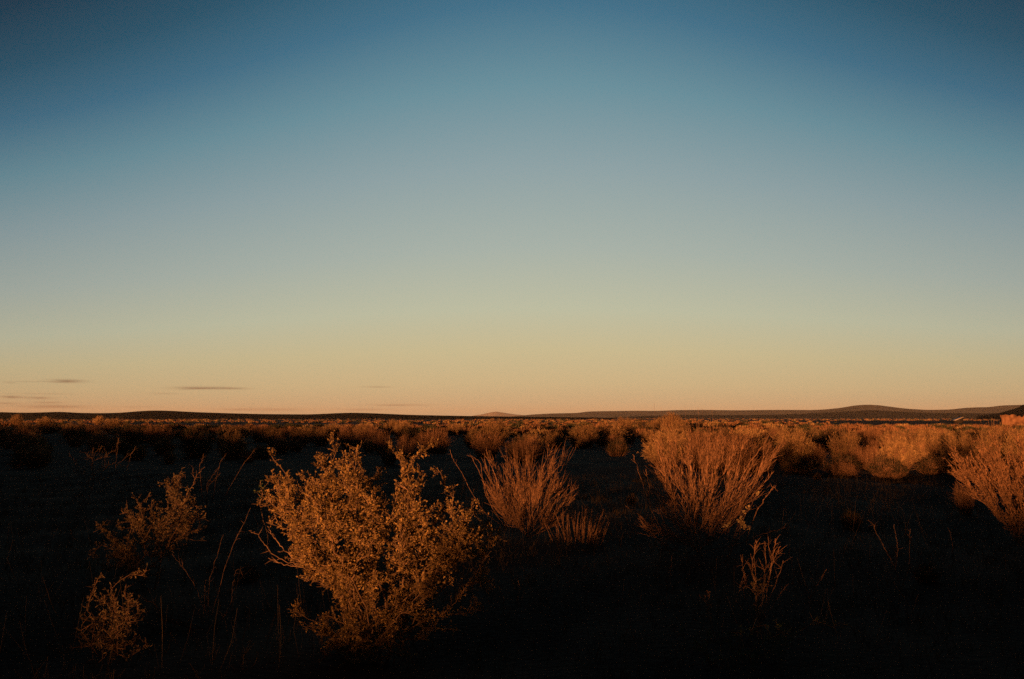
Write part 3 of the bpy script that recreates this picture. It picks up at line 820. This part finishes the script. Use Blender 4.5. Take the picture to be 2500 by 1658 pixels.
put_px(1720, 1050, 110, 5, 'reddish spiky brush behind the top of the large broom bush', asp=1.2)
put_px(1590, 1044, 70, 1, 'low pale bush behind the left shoulder of the large broom bush', asp=1.9)
put_px(1480, 1025, 90, 3, 'brightest broad rabbitbrush right of centre', asp=1.5)
put_px(1425, 1030, 82, 2, 'bright rabbitbrush left of the brightest one, right of centre', asp=1.4)
put_px(1520, 1014, 62, 0, 'bright bush rising behind the brightest rabbitbrush', asp=1.3)
put_px(1640, 1003, 66, 1, 'tallest bush breaking the skyline right of centre', asp=1.1)
put_px(1615, 1014, 50, 3, 'pale bush left of the bush that breaks the skyline', asp=1.2)
put_px(1662, 1022, 46, 0, 'pale bush in front of the bush that breaks the skyline', asp=1.1)
put_px(1352, 1044, 56, 2, 'small round bright bush right of the central horizon', asp=1.2)
put_px(1290, 1062, 110, 5, 'low dim reddish brush in the centre below the small round bush', asp=2.0)
put_px(1208, 1022, 78, 1, 'orange bush at the middle of the horizon', asp=1.3)
put_px(1190, 1048, 80, 4, 'dim reddish brush in front of the orange bush at mid horizon', asp=1.2)
put_px(1060, 1041, 84, 4, 'rusty bush between the golden shrub and the central broom bush', asp=1.3)
put_px(1110, 1032, 46, 0, 'small pale mound left of the orange bush at mid horizon', asp=1.5)
put_px(985, 1027, 56, 2, 'bright mound above the right half of the golden shrub', asp=1.3)
put_px(955, 1024, 50, 3, 'bright mound above the top spray of the golden shrub', asp=1.4)
put_px(848, 1036, 48, 4, 'upright conical bush above the middle of the golden shrub', asp=.8)
put_px(815, 1031, 54, 0, 'pale mound left of the upright conical bush', asp=1.3)
put_px(785, 1042, 46, 1, 'round bush above the left half of the golden shrub', asp=1.0)
put_px(688, 1068, 54, 4, 'small rusty bush just above the left shoulder of the golden shrub', asp=1.4)
put_px(727, 1078, 34, 5, 'smaller rusty tuft right of the small rusty bush', asp=1.3, name='dry_tuft')
put_px(595, 1042, 34, 2, 'small pale tuft left of centre in the scrub', asp=1.2)
put_px(485, 1042, 38, 4, 'small spiky bush with two horns on the left', asp=.95)
put_px(390, 1036, 80, 4, 'dim ragged bush on the left above the sage', asp=1.5)
put_px(190, 1030, 76, 0, 'dim mound on the left above the dark brush', asp=1.5)
put_px(230, 1040, 46, 4, 'dim reddish mound right of the dim mound on the left', asp=1.3)
put_px(115, 1018, 60, 1, 'pale mound near the left end of the horizon', asp=1.4)
put_px(42, 1010, 34, 2, 'tall narrow bush at the left end of the horizon', asp=1.0)
put_px(240, 1012, 26, 3, 'small round bush against the black hill on the left', asp=1.0)
put_px(285, 1020, 70, 3, 'broad pale mound right of the small round bush on the left', asp=1.7)
# dark evergreen bushes, and added clumps that darken the feet of the right row
put_px(1572, 1018, 58, 0, 'black bush left of the bush that breaks the skyline', asp=1.3, dark=True, name='dark_bush')
put_px(1375, 1035, 30, 1, 'black bush right of the small round bright bush', asp=.8, dark=True, name='dark_bush')
put_px(1700, 1026, 54, 1, 'black bush below the skyline behind the large broom bush', asp=1.6, dark=True, name='dark_bush')
for px, top, w_, lab in [(1945, 1112, 90, 'low dark brush added as shade at the foot of the first round rabbitbrush'), (2045, 1108, 100, 'low dark brush added as shade at the foot of the second round rabbitbrush'),
                         (2165, 1112, 110, 'low dark brush added as shade at the foot of the third round rabbitbrush'), (2270, 1108, 100, 'low dark brush added as shade at the foot of the fourth round rabbitbrush'),
                         (2350, 1120, 90, 'low dark brush added as shade at the foot of the broad rabbitbrush near the right edge')]:
    put_px(px, top, w_, 0, lab, asp=2.0, dark=True, name='dark_bush')  # dark clumps added to shade the lit bases of these bushes
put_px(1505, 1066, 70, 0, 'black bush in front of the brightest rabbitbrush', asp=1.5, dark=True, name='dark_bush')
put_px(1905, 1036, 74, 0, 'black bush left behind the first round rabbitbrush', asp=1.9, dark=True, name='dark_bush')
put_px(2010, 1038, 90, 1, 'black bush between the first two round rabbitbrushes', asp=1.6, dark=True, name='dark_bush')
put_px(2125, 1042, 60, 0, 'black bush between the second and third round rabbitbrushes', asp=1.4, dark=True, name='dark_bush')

for (px, row, w_, lab) in [
                          (1540, 1230, 40, 'dim tuft nearest the left foot of the big broom bush'), 
                          (2080, 1290, 70, 'very dim weed in the black ground left of the bent dry weed'),
                          (2260, 1420, 80, 'very dim weed right of the bent dry weed'), (610, 1420, 70, 'very dim weed left of the golden shrub foot'),
                          (1995, 1170, 26, 'tiny upright sprig under the first round rabbitbrush')]:
    x_, y_ = ground_at(px, row)
    ww = w_ * .4096 / FOC * y_
    put_bush(x_, y_, ww, ww * .7, 0, lab, cat='weed', dark=True, name='weed', r=R)

put_bush(-3.7, -2.2, .7, 1.12, 4, 'unseen straw coloured brush added behind the viewer to shade the golden shrub', r=R)  # added out of view, dapples shade over the saltbush's right side

# tall dead stalks that cross the skyline
sk = 'tall dead stalks crossing the skyline'
for px, top, br_, lab in [(1597, 984, 1085, 'tallest dead stalk against the sky, above the left of the big broom bush'), (1614, 993, 1090, 'faint dead stalk right of the tallest one'),
                          (1672, 992, 1090, 'short faint stalk behind the bush that breaks the skyline'), (1704, 993, 1095, 'straight dark stalk against the sky above the big broom bush'),
                          (1714, 996, 1095, 'shorter stalk just right of the straight dark stalk'), (1738, 996, 1090, 'thin faint stalk furthest right against the sky')]:
    w_ = .0055 if px in (1597, 1704) else .004
    stalks('tall_stalk', lab, 'stalk', (px + 4, br_), [[(px + 4, br_), (px + 3, 1040), (px, top)]], M['bark'], px, w_ * 1.6, w_, 8, .05, group=sk)

# ------------------------------------------------------------------ scattered scrub of the plain
def scatter():
    r = np.random.default_rng(77)
    pts = []
    cell = 1.75
    tries = 60000
    grid = {}
    for _ in range(tries):
        d = 15 + (r.uniform() ** .62) * 110
        a = r.uniform(-.66, .66)
        x = a * d; y = d
        if d < 22 and (x < 2.0) and r.uniform() < .85: continue
        if d < 27: continue
        if a < -.02 and d < 34 and r.uniform() < .8: continue
        dens = .5 + .5 * math.sin(x * .13 + 1.7) * math.sin(y * .11 + .5) + .25 * math.sin(x * .41 + y * .3)
        if r.uniform() > .35 + .65 * dens: continue
        s = cell * (.9 + .012 * d) * (.72 if a > .2 else 1.0)
        key = (int(x // s), int(y // s))
        ok = True
        for i in (-1, 0, 1):
            for j in (-1, 0, 1):
                for q in grid.get((key[0] + i, key[1] + j, round(s, 1)), ()):
                    if (q[0] - x) ** 2 + (q[1] - y) ** 2 < s * s: ok = False
        for (qx, qy, qw) in placed:
            if (qx - x) ** 2 + (qy - y) ** 2 < (qw + .5) ** 2: ok = False
            # keep the sight line to the named bushes free
            if y < qy and y > qy * .55 and abs(x / y - qx / qy) < (qw + .35) / qy: ok = ok and r.uniform() < .15
        if not ok: continue
        grid.setdefault((key[0], key[1], round(s, 1)), []).append((x, y))
        pts.append((x, y))
    pts.sort(key=lambda p: math.hypot(*p))
    return pts


pts = scatter()
rr = random.Random(9)
N_IND = 235
zones = [('at the far left', -.42), ('above the dim sage', -.24), ('above the golden shrub', -.06), ('behind the central broom bush', .12),
         ('behind the big broom bush', .3), ('behind the round rabbitbrushes', .46), ('at the far right', 9)]
kinds = {'tuft': 'straw coloured', 'red': 'reddish brown', 'dark': 'dark evergreen'}
for (x, y) in pts[:N_IND]:
    a = x / y
    zn = [z for z, f in zones if a < f][0]
    row = 'front row' if y < 32 else ('middle distance' if y < 55 else 'near the horizon')
    q = rr.random()
    sc_ = rr.uniform(.5, 1.35) * (1.0 if y > 25 else .85)
    asp = rr.uniform(1.05, 1.6)
    hh = min(sc_ * rr.uniform(.7, .95), 1.15)
    if q < .56: k, pi, dk = 'tuft', rr.randrange(4), False
    elif q < .80: k, pi, dk = 'red', 4 + rr.randrange(2), False
    else: k, pi, dk = 'dark', rr.randrange(2), True
    put_bush(x, y, hh * asp, hh, pi, '%s mound shrub %s, %s' % (kinds[k], row if y >= 32 and y < 55 and False else {'front row': 'in the front row of the scrub', 'middle distance': 'in the middle distance', 'near the horizon': 'just under the horizon'}[row], zn),
             group='%s shrubs, %s, %s' % (kinds[k], row, zn), dark=dk, r=rr, name={'tuft': 'rabbitbrush', 'red': 'twiggy_brush', 'dark': 'dark_bush'}[k])


def far_scrub():
    """the rest of the plain as one mass: small low clumps of blades out to the hills"""
    r = np.random.default_rng(99)
    xs = []
    for (x, y) in pts[N_IND:]: xs.append((x, y, r.uniform(.55, 1.0)))
    n = 6500
    d = 100 * (1500 / 100) ** r.uniform(0, 1, n) ** 1.0
    a = r.uniform(-.68, .68, n)
    for i in range(n):
        gx, gy = a[i] * d[i], d[i]
        if math.sin(gx * .03 + 1) + math.sin(gy * .021 + 2 + gx * .01) + math.sin(gx * .011 - gy * .013) < -.35: continue
        xs.append((a[i] * d[i], d[i], r.uniform(.35, .85)))
    mb = MB()
    A = np.array(xs)
    for i in range(0, len(A)):
        x, y, s = A[i]
        z = H(x, y)
        m = 90 if y < 130 else (34 if y < 300 else 16)
        w = s * r.uniform(1.2, 2.2) * (1 if y < 300 else 1.8)
        th_ = r.uniform(0, 6.28, m); q = np.sqrt(r.uniform(0, 1, m))
        top = np.stack([np.cos(th_) * q * w / 2, np.sin(th_) * q * w / 2, s * (1 - .5 * q ** 2) * r.uniform(.55, 1.05, m)], 1)
        c = top * np.array([.75, .75, .35]) + np.array([x, y, z])
        dd = top - top * np.array([.6, .6, .0]) + r.normal(0, .12, (m, 3))
        wd = .10 if y < 130 else (.2 if y < 300 else .42)
        mb.leaves(c, dd, s * .62, wd * r.uniform(.6, 1.4, m), r, 1 if r.uniform() < .5 else (0 if r.uniform() < .35 else 2))
    o = mb.build('distant_scrub', [M['tuft'], M['tuft_r'], M['dark']])
    tag(o, 'low desert scrub covering the plain out to the hills', 'scrub', kind='stuff')


far_scrub()


def litter():
    """dry grass and stem litter over the dark foreground"""
    r = np.random.default_rng(123)
    mb = MB()
    n = 5200
    d = 4.6 + r.uniform(0, 1, n) ** .8 * 18
    a = r.uniform(-.7, .7, n)
    cx = a * d; cy = d; cz = height(cx, cy)
    k = 9
    ii = np.repeat(np.arange(n), k); m = len(ii)
    b = np.stack([cx[ii] + r.normal(0, .05, m), cy[ii] + r.normal(0, .05, m), cz[ii]], 1)
    L = r.uniform(.04, .13, m)[:, None] * np.where(r.uniform(0, 1, m) < .1, 1.5, 1)[:, None]
    dr = r.normal(0, .5, (m, 3)); dr[:, 2] = 1; dr /= np.linalg.norm(dr, axis=1, keepdims=True)
    e = b + dr * L
    pp = np.stack([b, (b + e) / 2 + r.normal(0, .008, (m, 3)), e], 1)
    mb.blades(pp, r.uniform(.003, .006, m), r)
    n = 2600
    d = 4.8 + r.uniform(0, 1, n) * 14; a = r.uniform(-.7, .7, n)
    b = np.stack([a * d, d, height(a * d, d)], 1)
    dr = r.normal(0, .28, (n, 3)); dr[:, 2] = 1; dr /= np.linalg.norm(dr, axis=1, keepdims=True)
    e = b + dr * r.uniform(.15, .5, (n, 1))
    mb.blades(np.stack([b, (b + e) / 2 + r.normal(0, .012, (n, 3)), e + r.normal(0, .02, (n, 3))], 1), r.uniform(.002, .004, n), r)
    o = mb.build('dry_grass', [material('dry_grass', (.035, .028, .016), (.09, .065, .035), 3, .9)[0]])
    tag(o, 'sparse dry grass covering the dark foreground', 'grass', kind='stuff')


litter()

# ------------------------------------------------------------------ shed and ruined wall far right
def shed():
    d = 235.0
    a, _ = ray(2340, 1020)
    x, y = a * d, d
    base = np.array([x, y, H(x, y)])
    th = thing('shed', base, 'small dark shed with a sloping pale roof far out on the right of the plain', 'shed')
    W, D, h1, h2 = 1.25, 1.6, .75, 1.62          # half sizes and eave heights
    def box(v, f):
        m = MB(); m.add(v, f); return m
    q = [[0, 1, 2, 3], [7, 6, 5, 4], [0, 4, 5, 1], [1, 5, 6, 2], [2, 6, 7, 3], [3, 7, 4, 0]]
    v = [(-W, -D, 0), (W * .55, -D, 0), (W * .55, D, 0), (-W, D, 0), (-W, -D, h1), (W * .55, -D, h2), (W * .55, D, h2), (-W, D, h1)]
    box(v, q).build('wall', material('shed_boards', (.02, .017, .014), (.035, .028, .022), 3, .9)[0], th)
    e = .12
    v = [(-W - e, -D - e, h1), (W * .55 + e, -D - e, h2 + .05), (W * .55 + e, D + e, h2 + .05), (-W - e, D + e, h1)]
    v = v + [(p[0], p[1], p[2] + .06) for p in v]
    box(v, q).build('roof', material('shed_roof', (.25, .22, .20), (.35, .31, .28), 2, .6)[0], th)
    v = [(.0, -D - .03, 0), (.5, -D - .03, 0), (.5, -D - .005, 0), (.0, -D - .005, 0)]
    v = v + [(p[0], p[1], 1.05) for p in v]
    box(v, q).build('door', material('shed_door', (.012, .010, .009), (.02, .017, .014), 3, .9)[0], th)
    th.rotation_euler = (0, 0, math.radians(-8))


shed()


def ruin():
    r = np.random.default_rng(61)
    d = 110.0
    a, _ = ray(2480, 1020)
    x, y = a * d, d
    base = np.array([x, y, H(x, y)])
    th = thing('adobe_wall', base, 'low crumbling earth wall in sunlight at the right edge under the dark hill', 'wall')
    n = 26
    xs = np.linspace(-1.9, 4.4, n)
    top = 1.95 + r.normal(0, .05, n); top[8:12] -= .25; top[16:20] -= .12
    mb = MB()
    v = []
    for i in range(n):
        j = r.normal(0, .05)
        v += [(xs[i], -.3 + j, -.1), (xs[i], -.27 + j, top[i] * .55), (xs[i], -.2 + j, top[i]), (xs[i], .2 + j, top[i] - .04), (xs[i], .3 + j, -.1)]
    f = []
    for i in range(n - 1):
        for k in range(4):
            f.append((i * 5 + k, (i + 1) * 5 + k, (i + 1) * 5 + k + 1, i * 5 + k + 1))
    for i in (0, n - 1):
        f.append((i * 5, i * 5 + 1, i * 5 + 3, i * 5 + 4)); f.append((i * 5 + 1, i * 5 + 2, i * 5 + 3, i * 5 + 3))
    f = [t for t in f if len(set(t)) == 4]
    mb.add(v, f)
    mb.build('earth_blocks', material('adobe', (.07, .035, .02), (.22, .12, .07), 1.6, .95)[0], th)


ruin()


def haze():
    """thin evening air that lets the far hills fade"""
    S, T = 15000.0, 135.0
    v = [(x, y, z) for z in (-6, T) for (x, y) in ((-S, -S), (S, -S), (S, S), (-S, S))]
    m = MB(); m.add(v, [[3, 2, 1, 0], [4, 5, 6, 7], [0, 1, 5, 4], [1, 2, 6, 5], [2, 3, 7, 6], [3, 0, 4, 7]])
    mt = bpy.data.materials.new('air'); mt.use_nodes = True
    nt = mt.node_tree; nt.nodes.clear()
    pv = nt.nodes.new('ShaderNodeVolumePrincipled'); out = nt.nodes.new('ShaderNodeOutputMaterial')
    pv.inputs['Color'].default_value = (.8, .84, .9, 1); pv.inputs['Density'].default_value = HAZE; pv.inputs['Anisotropy'].default_value = 0.0
    nt.links.new(pv.outputs[0], out.inputs['Volume'])
    o = m.build('haze', mt)
    tag(o, 'thin evening haze over the plain', kind='stuff')


HAZE = 4.2e-5
haze()
